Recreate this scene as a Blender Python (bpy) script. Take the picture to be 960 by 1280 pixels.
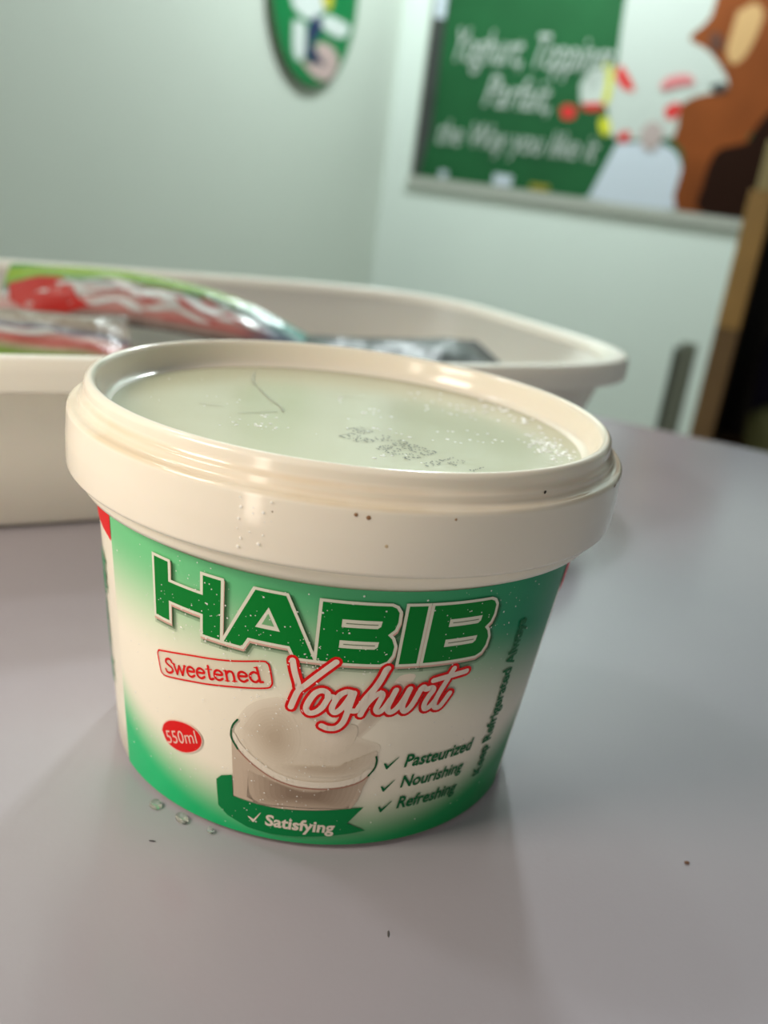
import bpy, bmesh, math, random
from mathutils import Vector, Matrix
from mathutils.geometry import tessellate_polygon
random.seed(7)
for _o in list(bpy.data.objects):
    bpy.data.objects.remove(_o)
SC = bpy.context.scene
COL = SC.collection

# ------------------------------------------------------------------ camera
cam_d = bpy.data.cameras.new('camera')
cam = bpy.data.objects.new('camera', cam_d)
COL.objects.link(cam)
right = Vector((0.99161705, -0.00512507, 0.12910988))
up = Vector((-0.11976761, 0.33852909, 0.93330262))
fwd = Vector((0.04849069, 0.94094197, -0.3350774))
M = Matrix((right, up, -fwd)).transposed().to_4x4()
M.translation = Vector((0.0, -0.193802, 0.124511))
cam.matrix_world = M
cam_d.sensor_fit = 'VERTICAL'
cam_d.sensor_height = 36.0
cam_d.sensor_width = 27.0
cam_d.lens = 1141.14 / 1280 * 36.0
cam_d.clip_start = 0.01
cam_d.dof.use_dof = True
cam_d.dof.focus_distance = 0.163
cam_d.dof.aperture_fstop = cam_d.lens / 2.6
SC.camera = cam

# ------------------------------------------------------------------ world, lights, exposure
SC.view_settings.view_transform = 'Standard'
SC.view_settings.look = 'None'
SC.view_settings.gamma = 1.0
SC.view_settings.use_curve_mapping = False
SC.view_settings.exposure = 0.0
world = bpy.data.worlds.new('room_air')
SC.world = world
world.use_nodes = True
wb = world.node_tree.nodes['Background']
wb.inputs[0].default_value = (0.84, 0.86, 0.84, 1)
wb.inputs[1].default_value = 0.178

def area_light(name, loc, target, sx, sy, power, col):
    d = bpy.data.lights.new(name, 'AREA')
    d.shape = 'RECTANGLE'; d.size = sx; d.size_y = sy
    d.energy = power; d.color = col
    o = bpy.data.objects.new(name, d); COL.objects.link(o)
    o.location = loc
    o.rotation_euler = (Vector(target) - Vector(loc)).to_track_quat('-Z', 'Y').to_euler()
    return o
def bulb_light(name, loc, power, col, radius):
    d = bpy.data.lights.new(name, 'POINT')
    d.energy = power; d.color = col; d.shadow_soft_size = radius
    o = bpy.data.objects.new(name, d); COL.objects.link(o)
    o.location = loc
    return o
# an added overhead fill for ceiling bounce; the shop's cool bulbs by the left wall, to the left of the
# table and in the far corner; and the warm open doorway behind the photographer's left shoulder
area_light('overhead_fill_light', (0.1, 0.2, 1.95), (0.1, 0.2, 0), 1.6, 1.6, 0.8, (0.93, 0.97, 1.0))
bulb_light('left_wall_bulb_light', (-0.37, 1.30, 1.54), 5, (0.92, 1.0, 0.95), 0.05)
bulb_light('side_bulb_light', (-1.0, 0.26, 1.25), 9, (0.92, 0.96, 1.0), 0.07)
bulb_light('corner_bulb_light', (0.27, 2.10, 1.46), 80, (0.90, 0.99, 1.0), 0.08)
area_light('added_warm_side_light', (-0.28, -0.17, 0.26), (0, 0, 0.04), 0.12, 0.12, 1.0, (1.0, 0.86, 0.73))  # added key light, brightens the left of tub and table
area_light('doorway_light', (-1.25, -2.0, 0.2), (0, 0, 0.05), 0.25, 1.9, 15, (1.0, 0.85, 0.70))

# ------------------------------------------------------------------ helpers
def lin(c):
    r = []
    for v in c[:3]:
        v /= 255.0
        r.append(v / 12.92 if v <= 0.04045 else ((v + 0.055) / 1.055) ** 2.4)
    return tuple(r)

def mat(name, rgb, rough=0.5, spec=0.5, metal=0.0, alpha=1.0, coat=0.0, trans=0.0, ior=1.45, sss=0.0, bump=None, var=None):
    """rgb is sRGB 0-255; bump=(scale,strength,distance) noise relief; var=(scale,amount) noise tint"""
    m = bpy.data.materials.new(name); m.use_nodes = True
    nt = m.node_tree; b = nt.nodes['Principled BSDF']
    c = lin(rgb)
    b.inputs['Base Color'].default_value = (*c, 1)
    b.inputs['Roughness'].default_value = rough
    b.inputs['Specular IOR Level'].default_value = spec
    b.inputs['Metallic'].default_value = metal
    b.inputs['Alpha'].default_value = alpha
    b.inputs['Coat Weight'].default_value = coat
    b.inputs['Coat Roughness'].default_value = 0.08
    b.inputs['Transmission Weight'].default_value = trans
    b.inputs['IOR'].default_value = ior
    if sss:
        b.inputs['Subsurface Weight'].default_value = sss
        b.inputs['Subsurface Radius'].default_value = (1, 0.8, 0.6)
        b.inputs['Subsurface Scale'].default_value = 0.003
    tc = None
    if bump or var:
        tc = nt.nodes.new('ShaderNodeTexCoord')
    if bump:
        n = nt.nodes.new('ShaderNodeTexNoise'); n.inputs['Scale'].default_value = bump[0]
        n.inputs['Detail'].default_value = 4
        nt.links.new(tc.outputs['Object'], n.inputs['Vector'])
        bp = nt.nodes.new('ShaderNodeBump'); bp.inputs['Strength'].default_value = bump[1]
        bp.inputs['Distance'].default_value = bump[2]
        nt.links.new(n.outputs['Fac'], bp.inputs['Height'])
        nt.links.new(bp.outputs['Normal'], b.inputs['Normal'])
    if var:
        n = nt.nodes.new('ShaderNodeTexNoise'); n.inputs['Scale'].default_value = var[0]
        n.inputs['Detail'].default_value = 5
        nt.links.new(tc.outputs['Object'], n.inputs['Vector'])
        mx = nt.nodes.new('ShaderNodeMix'); mx.data_type = 'RGBA'
        mx.inputs['A'].default_value = (*[v * (1 - var[1]) for v in c], 1)
        mx.inputs['B'].default_value = (*[min(1, v * (1 + var[1])) for v in c], 1)
        nt.links.new(n.outputs['Fac'], mx.inputs['Factor'])
        nt.links.new(mx.outputs['Result'], b.inputs['Base Color'])
    return m

def link(o, parent=None):
    COL.objects.link(o)
    if parent is not None:
        o.parent = parent
    return o

def mesh(name, vs, fs, m, parent=None, smooth=False):
    me = bpy.data.meshes.new(name)
    me.from_pydata([tuple(v) for v in vs], [], [tuple(f) for f in fs])
    me.materials.append(m)
    if smooth:
        me.polygons.foreach_set('use_smooth', [True] * len(me.polygons))
    me.update()
    return link(bpy.data.objects.new(name, me), parent)

def empty(name, loc=(0, 0, 0), rz=0.0):
    o = bpy.data.objects.new(name, None)
    o.empty_display_size = 0.02
    o.location = loc; o.rotation_euler = (0, 0, rz)
    return link(o)

def tag(o, label=None, cat=None, group=None, kind=None):
    if label: o['label'] = label
    if cat: o['category'] = cat
    if group: o['group'] = group
    if kind: o['kind'] = kind
    return o

def box(x0, x1, y0, y1, z0, z1, bev=0.0):
    bm = bmesh.new()
    bmesh.ops.create_cube(bm, size=1)
    for v in bm.verts:
        v.co = Vector((x0 + (v.co.x + .5) * (x1 - x0), y0 + (v.co.y + .5) * (y1 - y0), z0 + (v.co.z + .5) * (z1 - z0)))
    if bev:
        bmesh.ops.bevel(bm, geom=bm.edges[:], offset=bev, segments=3, profile=0.5, affect='EDGES')
    return bm

def bobj(name, bm, m, parent=None, smooth=False):
    bmesh.ops.recalc_face_normals(bm, faces=bm.faces[:])
    me = bpy.data.meshes.new(name); bm.to_mesh(me); bm.free()
    me.materials.append(m)
    if smooth:
        me.polygons.foreach_set('use_smooth', [True] * len(me.polygons))
    return link(bpy.data.objects.new(name, me), parent)

def lathe(prof, n=192):
    vs, fs = [], []
    for r, z in prof:
        for i in range(n):
            a = 2 * math.pi * i / n
            vs.append((r * math.sin(a), -r * math.cos(a), z))
    for j in range(len(prof) - 1):
        for i in range(n):
            k = (i + 1) % n
            fs.append((j * n + i, j * n + k, (j + 1) * n + k, (j + 1) * n + i))
    return vs, fs

def smooth_prof(pts, rad, seg=5):
    """round the corners of a profile polyline"""
    out = [pts[0]]
    for a, b, c in zip(pts, pts[1:], pts[2:]):
        A, B, Cc = Vector(a), Vector(b), Vector(c)
        la, lc = (A - B).length, (Cc - B).length
        r = min(rad, la * .45, lc * .45)
        p0 = B + (A - B).normalized() * r; p1 = B + (Cc - B).normalized() * r
        for i in range(seg + 1):
            t = i / seg
            q = p0 * (1 - t) ** 2 + B * 2 * t * (1 - t) + p1 * t * t
            out.append((q.x, q.y))
    out.append(pts[-1])
    return out

def catmull(p, k=5):
    if len(p) < 3:
        return [Vector(q) for q in p]
    P = [Vector(q) for q in p]
    P = [P[0] * 2 - P[1]] + P + [P[-1] * 2 - P[-2]]
    out = []
    for i in range(1, len(P) - 2):
        a, b, c, d = P[i - 1:i + 3]
        for j in range(k):
            t = j / k
            out.append(0.5 * ((2 * b) + (c - a) * t + (2 * a - 5 * b + 4 * c - d) * t * t + (3 * b - a - 3 * c + d) * t ** 3))
    out.append(P[-2])
    return out

# ---- flat print: 2D triangles that are later laid on a surface
class Flat:
    def __init__(self): self.v = []; self.f = []
    def poly(self, outer, holes=()):
        loops = [[Vector((x, y, 0)) for x, y in outer]] + [[Vector((x, y, 0)) for x, y in h] for h in holes]
        flat = [q for l in loops for q in l]; b = len(self.v)
        self.v += [(q.x, q.y) for q in flat]
        self.f += [(b + i, b + j, b + k) for i, j, k in tessellate_polygon(loops)]
        return self
    def ribbon(self, pts, hw, k=5, caps=True, closed=False):
        P = catmull(list(pts) + ([pts[0]] if closed else []), k) if k > 1 else [Vector(q) for q in pts]
        for a, b in zip(P, P[1:]):
            d = (b - a)
            if d.length < 1e-7: continue
            d.normalize(); n = Vector((-d.y, d.x)) * hw; i = len(self.v)
            self.v += [tuple(a + n), tuple(a - n), tuple(b - n), tuple(b + n)]
            self.f.append((i, i + 1, i + 2, i + 3))
        if caps:
            for c in P: self.disc(c, hw, 10)
        return self
    def disc(self, c, r, n=12, ry=None):
        i = len(self.v); ry = ry or r
        self.v += [(c[0] + r * math.cos(2 * math.pi * t / n), c[1] + ry * math.sin(2 * math.pi * t / n)) for t in range(n)]
        self.f.append(tuple(range(i, i + n)))
        return self
    def add(self, vs, fs):
        i = len(self.v); self.v += list(vs); self.f += [tuple(a + i for a in f) for f in fs]
        return self
    def map(self, fn):
        g = Flat(); g.v = [fn(*q) for q in self.v]; g.f = list(self.f); return g

def text_flat(s, weight=0.0, spacing=1.0):
    """outline text of the built-in face, baseline at y=0; returns Flat, width, cap height"""
    cu = bpy.data.curves.new('t', 'FONT'); cu.body = s; cu.size = 1.0
    cu.offset = weight; cu.space_character = spacing; cu.resolution_u = 3
    o = bpy.data.objects.new('t', cu); COL.objects.link(o)
    bpy.context.view_layer.update()
    ev = o.evaluated_get(bpy.context.evaluated_depsgraph_get())
    me = ev.to_mesh()
    g = Flat(); g.v = [(v.co.x, v.co.y) for v in me.vertices]; g.f = [tuple(p.vertices) for p in me.polygons]
    ev.to_mesh_clear(); bpy.data.objects.remove(o); bpy.data.curves.remove(cu)
    x0 = min(q[0] for q in g.v); x1 = max(q[0] for q in g.v)
    g.v = [(x - x0, y) for x, y in g.v]
    return g, x1 - x0
CAPH = max(y for x, y in text_flat('H')[0].v)

def text_on(s, bl, br, tl, weight=0.0, spacing=1.0, cap=None):
    g, w = text_flat(s, weight, spacing)
    cap = cap or CAPH
    bl, br, tl = Vector(bl), Vector(br), Vector(tl)
    ex = (br - bl) / w; ey = (tl - bl) / cap
    return g.map(lambda x, y: tuple(bl + ex * x + ey * y))

def slice_flat(g, step):
    """cut a flat print at multiples of step in x so that it can bend"""
    bm = bmesh.new()
    vv = [bm.verts.new((x, y, 0)) for x, y in g.v]
    for f in g.f:
        try: bm.faces.new([vv[i] for i in f])
        except ValueError: pass
    xs = [x for x, y in g.v]
    a = math.ceil(min(xs) / step); b = math.floor(max(xs) / step)
    for i in range(a, b + 1):
        bmesh.ops.bisect_plane(bm, geom=bm.verts[:] + bm.edges[:] + bm.faces[:], dist=1e-6, plane_co=(i * step, 0, 0), plane_no=(1, 0, 0))
    for f in bm.faces:
        f.normal_update()
        if f.normal.z < 0: f.normal_flip()
    return bm
# ------------------------------------------------------------------ the room
UL = Vector((0.40673664, 0.91354546, 0)); UR = Vector((0.91354546, -0.40673664, 0))
K = Vector((0.01182732, 3.00617578, 0))           # the room corner at table height
FLOOR = -0.75; CEIL = 2.0
M_WALL = mat('painted_wall', (218, 230, 222), 0.62, 0.35, bump=(60, .12, .004), var=(3, .03))
M_WALL_L = mat('painted_wall_side', (213, 222, 210), 0.62, 0.35, bump=(60, .12, .004), var=(3, .03))
M_FLOOR = mat('floor_tile', (150, 146, 138), 0.4, var=(8, .1))

def wall_box(name, origin, along, out, length0, length1, z0, z1, th, m):
    vs = []
    for s in (length0, length1):
        for t in (0, -th):
            for z in (z0, z1):
                p = origin + along * s + out * t
                vs.append((p.x, p.y, z))
    fs = [(0, 1, 3, 2), (4, 6, 7, 5), (0, 4, 5, 1), (2, 3, 7, 6), (0, 2, 6, 4), (1, 5, 7, 3)]
    o = mesh(name, vs, fs, m)
    tag(o, kind='structure')
    return o
wall_box('wall_left', K, -UL, UR, -0.1, 4.2, FLOOR, CEIL, 0.1, M_WALL_L)
wall_box('wall_right', K, UR, -UL, 0.0, 3.0, FLOOR, CEIL, 0.1, M_WALL)
fl = [K + UR * 0 , K + UR * 3.0, K + UR * 3.0 - UL * 4.2, K - UL * 4.2]
tag(mesh('floor', [(p.x, p.y, FLOOR) for p in fl] + [(p.x, p.y, FLOOR - .05) for p in fl],
     [(3, 2, 1, 0), (4, 5, 6, 7), (0, 1, 5, 4), (1, 2, 6, 5), (2, 3, 7, 6), (3, 0, 4, 7)], M_FLOOR), kind='structure')

# ------------------------------------------------------------------ table
M_TABLE = mat('white_laminate', (171, 167, 174), 0.16, 0.3, bump=(900, .05, .0005), var=(40, .02))
M_TEDGE = mat('table_edge', (150, 148, 146), 0.4)
M_TLEG = mat('table_leg_paint', (60, 60, 62), 0.4)
TB = Vector((0.205, 0.3765, 0))                     # a point of the far edge
tang = math.atan2(UR.y, UR.x)
table = empty('table', (TB.x, TB.y, FLOOR), tang)
tag(table, 'white laminate table carrying the yoghurt tub and the tray', 'table')
H_ = -FLOOR
bobj('tabletop', box(-0.82, 0.72, -0.60, 0, H_ - 0.028, H_, 0.003), M_TABLE, table)
bobj('apron', box(-0.74, 0.64, -0.075, -0.055, H_ - 0.10, H_ - 0.028), M_TEDGE, table)
bobj('apron', box(-0.74, 0.64, -0.545, -0.525, H_ - 0.10, H_ - 0.028), M_TEDGE, table)
for lx in (-0.76, 0.63):
    for ly in (-0.555, -0.085):
        bobj('leg', box(lx, lx + .04, ly, ly + .04, 0, H_ - 0.028, .003), M_TLEG, table)

# ------------------------------------------------------------------ the yoghurt tub
KC = 0.10423543
def cone_r(zmm): return 0.04651768 + KC * (zmm / 1000 - 0.001)
def on_cone(th, zmm, off=0.0):
    r = cone_r(zmm) + off; a = math.radians(th)
    return (r * math.sin(a), -r * math.cos(a), zmm / 1000)
MMDEG = 0.89                                        # mm per degree at lettering height

tub = empty('yoghurt_tub', (0, 0, 0))
tag(tub, 'white plastic yoghurt tub with green and white printed label and snap-on lid', 'tub')
M_PP = mat('tub_plastic', (248, 241, 222), 0.3, 0.5, sss=0.15)
b = -0.0003
prof = [(0, 0.0012), (0.040, 0.0012), (0.0415, 0.0), (0.0445, 0.0), (cone_r(1.2) + b, 0.0012)]
prof = smooth_prof(prof, .0008, 3)
prof += [(cone_r(z) + b, z / 1000) for z in (10, 20, 30, 40, 50, 58, 60)]
prof += [(cone_r(60.6), .0606), (.0538, .0609), (.0554, .0614), (.0560, .0624), (.0563, .0650), (.0545, .068), (.050, .068), (.0495, .064)]
vs, fs = lathe(prof)
body = mesh('body', vs, fs, M_PP, tub, True)

# lid: skirt, stepped shoulder, groove and raised lip round a sunken panel
def lid_material():
    m = mat('lid_plastic', (243, 236, 220), 0.13, 0.5, sss=0.15)
    nt = m.node_tree; b_ = nt.nodes['Principled BSDF']
    tc = nt.nodes.new('ShaderNodeTexCoord'); sp = nt.nodes.new('ShaderNodeSeparateXYZ')
    nt.links.new(tc.outputs['Object'], sp.inputs[0])
    # yellowed dirt caught in the step of the shoulder
    r1 = nt.nodes.new('ShaderNodeValToRGB'); r1.color_ramp.interpolation = 'EASE'
    zr = nt.nodes.new('ShaderNodeMapRange'); zr.inputs['From Min'].default_value = .075; zr.inputs['From Max'].default_value = .080
    nt.links.new(sp.outputs['Z'], zr.inputs['Value'])
    e = r1.color_ramp.elements; e[0].position = 0.16; e[0].color = (0, 0, 0, 1); e[1].position = 0.95; e[1].color = (0, 0, 0, 1)
    for p_, v_ in ((.32, 1.0), (.44, .55), (.60, .25), (.76, .8)):
        q = r1.color_ramp.elements.new(p_); q.color = (v_, v_, v_, 1)
    nt.links.new(zr.outputs['Result'], r1.inputs[0])
    n = nt.nodes.new('ShaderNodeTexNoise'); n.inputs['Scale'].default_value = 45; n.inputs['Detail'].default_value = 5
    nt.links.new(tc.outputs['Object'], n.inputs['Vector'])
    r2 = nt.nodes.new('ShaderNodeValToRGB'); r2.color_ramp.elements[0].position = .32; r2.color_ramp.elements[1].position = .62
    nt.links.new(n.outputs['Fac'], r2.inputs[0])
    mu = nt.nodes.new('ShaderNodeMath'); mu.operation = 'MULTIPLY'
    sq = nt.nodes.new('ShaderNodeVectorMath'); sq.operation = 'LENGTH'
    cb = nt.nodes.new('ShaderNodeCombineXYZ'); nt.links.new(sp.outputs['X'], cb.inputs[0]); nt.links.new(sp.outputs['Y'], cb.inputs[1])
    nt.links.new(cb.outputs[0], sq.inputs[0])
    gt = nt.nodes.new('ShaderNodeMath'); gt.operation = 'GREATER_THAN'; gt.inputs[1].default_value = .0547
    nt.links.new(sq.outputs['Value'], gt.inputs[0])
    m2 = nt.nodes.new('ShaderNodeMath'); m2.operation = 'MULTIPLY'
    nt.links.new(gt.outputs[0], m2.inputs[0]); nt.links.new(r1.outputs[0], m2.inputs[1])
    m3 = nt.nodes.new('ShaderNodeMath'); m3.operation = 'MULTIPLY'; m3.inputs[1].default_value = .45
    nt.links.new(m2.outputs[0], m3.inputs[0])
    nt.links.new(m3.outputs[0], mu.inputs[0]); nt.links.new(r2.outputs[0], mu.inputs[1])
    mx = nt.nodes.new('ShaderNodeMix'); mx.data_type = 'RGBA'
    mx.inputs['A'].default_value = (*lin((243, 236, 220)), 1); mx.inputs['B'].default_value = (*lin((205, 172, 112)), 1)
    nt.links.new(mu.outputs[0], mx.inputs['Factor']); nt.links.new(mx.outputs['Result'], b_.inputs['Base Color'])
    return m
M_LID = lid_material()
lp = [(.0535, .0660), (.0563, .0648), (.0574, .0643), (.0584, .0650), (.0586, .0705), (.0585, .0760), (.0581, .0767), (.0570, .0768),
      (.0563, .0772), (.0562, .0785), (.0556, .0790), (.0553, .0796), (.0553, .0813), (.0546, .0820), (.0538, .0820), (.0531, .0813), (.0524, .0785), (.0518, .0768), (.0508, .0761), (.0500, .07595)]
vs, fs = lathe(smooth_prof(lp, .0006, 4))
lid = mesh('lid', vs, fs, M_LID, tub, True)
M_PANEL = mat('lid_panel_plastic', (192, 190, 160), 0.20, 0.4, sss=0.1, bump=(120, .08, .0004))
nr, na = 26, 128
vs = [(0, 0, .0760)]; fs = []
rnd = random.Random(3)
for j in range(1, nr + 1):
    r = .0503 * j / nr
    for i in range(na):
        a = 2 * math.pi * i / na
        x, y = r * math.sin(a), -r * math.cos(a)
        w = .00003 * math.sin(210 * x + 60 * y) * math.sin(170 * y - 40 * x) * (1 - (j / nr) ** 3)
        vs.append((x, y, .07597 + w))
for i in range(na):
    fs.append((0, 1 + i, 1 + (i + 1) % na))
for j in range(nr - 1):
    for i in range(na):
        k = (i + 1) % na
        fs.append((1 + j * na + i, 1 + (j + 1) * na + i, 1 + (j + 1) * na + k, 1 + j * na + k))
panel = mesh('lid_panel', vs, fs, M_PANEL, lid, True)
tag(panel, 'sunken pale lid panel beaded with water')

# creases pressed into the panel film
M_CREASE = mat('film_crease', (176, 174, 146), 0.4)
for pts, hw in (([(-25.4, 34.5), (-24.8, 26.8), (-23.6, 21)], .22), ([(-22.6, 18.9), (-20.5, 13.2), (-18.4, 7.7), (-15.7, 2.9), (-14.6, -1.7)], .18),
                ([(-23.4, -7.1), (-19.2, -4.9), (-15.9, -1.9)], .13), ([(-32.2, -3.1), (-27, -3.3)], .12), ([(40, -16), (44, -18)], .16), ([(-4, 21), (2, 22.5)], .13)):
    cr = Flat().ribbon(pts, hw)
    mesh('crease', [(x / 1000, y / 1000, .07612) for x, y in cr.v], cr.f, M_CREASE, lid)

# dotted ink-jet date code on the panel
M_INK = mat('ink', (30, 34, 32), 0.6)
code = Flat(); rnd = random.Random(11)
D5 = {'0': '01110100011001110101110011000101110', '1': '00100011000010000100001000010001110', '2': '01110100010000100110010001000011111',
      '3': '01110100010000100110000011000101110', '8': '01110100011000101110100011000101110', 'A': '01110100011000111111100011000110001',
      'E': '11111100001000011110100001000011111', 'X': '10001100010101000100010101000110001', 'P': '11110100011000111110100001000010000', '/': '00001000010001000100010001000010000', ' ': '0' * 35}
e1 = Vector((.787, -.617)); e2 = Vector((.617, .787))
o0 = Vector((2.0, -6.6))
for li, line in enumerate(('A0 3/0820 12 1', 'EXP 03/2 8')):
    for ci, ch in enumerate(line):
        for rr in range(7):
            for cc in range(5):
                if D5[ch][rr * 5 + cc] == '1' and rnd.random() < .9:
                    p = o0 + e1 * (ci * 2.32 + cc * .40 + li * 2.5) - e2 * (5.6 * li + rr * .66) + Vector((rnd.gauss(0, .05), rnd.gauss(0, .05)))
                    code.disc(p, rnd.uniform(.15, .25), 6)
mesh('date_code', [(x / 1000, y / 1000, .07613) for x, y in code.v], code.f, M_INK, lid)

# ---- the printed label sheet on the cone
STEP = 1.5
def print_on(name, g, off, m, parent, mm=False):
    if mm: g = g.map(lambda x, y: (x / MMDEG, y))
    bm = slice_flat(g, STEP)
    uvl = bm.loops.layers.uv.new('label')
    for f in bm.faces:
        for l in f.loops: l[uvl].uv = (l.vert.co.x / 100 + .5, l.vert.co.y / 100)
    for v in bm.verts: v.co = Vector(on_cone(v.co.x, v.co.y, off))
    me = bpy.data.meshes.new(name); bm.to_mesh(me); bm.free()
    me.materials.append(m)
    return link(bpy.data.objects.new(name, me), parent)

def label_material():
    m = mat('label_film', (250, 243, 224), 0.36, 0.25)
    nt = m.node_tree; b_ = nt.nodes['Principled BSDF']; N = nt.nodes.new; L = nt.links.new
    uv = N('ShaderNodeUVMap'); uv.uv_map = 'label'
    sp = N('ShaderNodeSeparateXYZ'); L(uv.outputs[0], sp.inputs[0])
    def math_(op, a, b2=None, c=None):
        n = N('ShaderNodeMath'); n.operation = op
        for i, v in enumerate((a, b2, c)):
            if v is None: continue
            if isinstance(v, (int, float)): n.inputs[i].default_value = v
            else: L(v, n.inputs[i])
        return n.outputs[0]
    U = math_('SUBTRACT', sp.outputs['X'], .5)      # degrees / 100
    V = sp.outputs['Y']                             # mm / 100
    # upper green band fades down, reaching lower towards the right edge
    ur = math_('MAXIMUM', math_('SUBTRACT', U, .10), 0.0)
    v1 = math_('ADD', V, math_('MULTIPLY', ur, .22))
    r1 = N('ShaderNodeValToRGB'); r1.color_ramp.interpolation = 'EASE'
    e = r1.color_ramp.elements; e[0].position = .33; e[0].color = (0, 0, 0, 1); e[1].position = .575; e[1].color = (1, 1, 1, 1)
    L(v1, r1.inputs[0])
    # lower green band climbs at both sides
    u2 = math_('SUBTRACT', U, .02); u2 = math_('MULTIPLY', u2, u2)
    v2 = math_('SUBTRACT', V, math_('MULTIPLY', u2, .34))
    r2 = N('ShaderNodeValToRGB'); r2.color_ramp.interpolation = 'EASE'
    e = r2.color_ramp.elements; e[0].position = .0; e[0].color = (1, 1, 1, 1); e[1].position = .155; e[1].color = (0, 0, 0, 1)
    L(math_('ADD', v2, .0), r2.inputs[0])
    mx = N('ShaderNodeMix'); mx.data_type = 'RGBA'
    mx.inputs['A'].default_value = (*lin((250, 243, 224)), 1)
    gx = N('ShaderNodeValToRGB'); gx.color_ramp.elements[0].position = .1; gx.color_ramp.elements[0].color = (*lin((116, 206, 142)), 1)
    gx.color_ramp.elements[1].position = .95; gx.color_ramp.elements[1].color = (*lin((22, 146, 100)), 1)
    L(sp.outputs['X'], gx.inputs[0]); L(gx.outputs[0], mx.inputs['B'])
    L(r1.outputs[0], mx.inputs['Factor'])
    mx2 = N('ShaderNodeMix'); mx2.data_type = 'RGBA'; gb = N('ShaderNodeValToRGB'); gb.color_ramp.elements[0].position = .1; gb.color_ramp.elements[0].color = (*lin((36, 198, 124)), 1)
    gb.color_ramp.elements[1].position = .8; gb.color_ramp.elements[1].color = (*lin((0, 146, 78)), 1)
    L(sp.outputs['X'], gb.inputs[0]); L(gb.outputs[0], mx2.inputs['B'])  # lower green brightened at left in place of light, darker at right
    L(mx.outputs['Result'], mx2.inputs['A']); L(r2.outputs[0], mx2.inputs['Factor'])
    L(mx2.outputs['Result'], b_.inputs['Base Color'])
    return m
M_LABEL = label_material()
g = Flat()
n = 80
zz = [1.25 + (59.7 - 1.25) * j / 24 for j in range(25)]
for j in range(25):
    for i in range(n + 1):
        g.v.append((-56 + 120.0 * i / n, zz[j]))
for j in range(24):
    for i in range(n):
        a = j * (n + 1) + i
        g.f.append((a, a + 1, a + n + 2, a + n + 1))
label = print_on('label', g, .0, M_LABEL, tub)
label.data.polygons.foreach_set('use_smooth', [True] * len(label.data.polygons))
tag(label, 'printed label fading from green to cream')

def ink(name, rgb, alpha=1.0, rough=.38): return mat(name, rgb, rough, .18, alpha=alpha)
I_GREEN = ink('print_green', (0, 126, 46)); I_DKGREEN = ink('print_dark_green', (0, 106, 58))
I_PALE = ink('print_pale', (226, 226, 208)); I_PINK = ink('print_pink', (214, 170, 156))
I_SHADE = ink('print_shade', (58, 104, 62), .42); I_SHADE2 = ink('print_shade_soft', (58, 104, 62), .26)
I_RED = ink('print_red', (226, 26, 26)); I_RIB = ink('print_ribbon', (4, 130, 68))
I_WHITE = ink('print_white', (236, 222, 208)); I_ROSE = ink('print_rose', (240, 205, 190))

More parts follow.
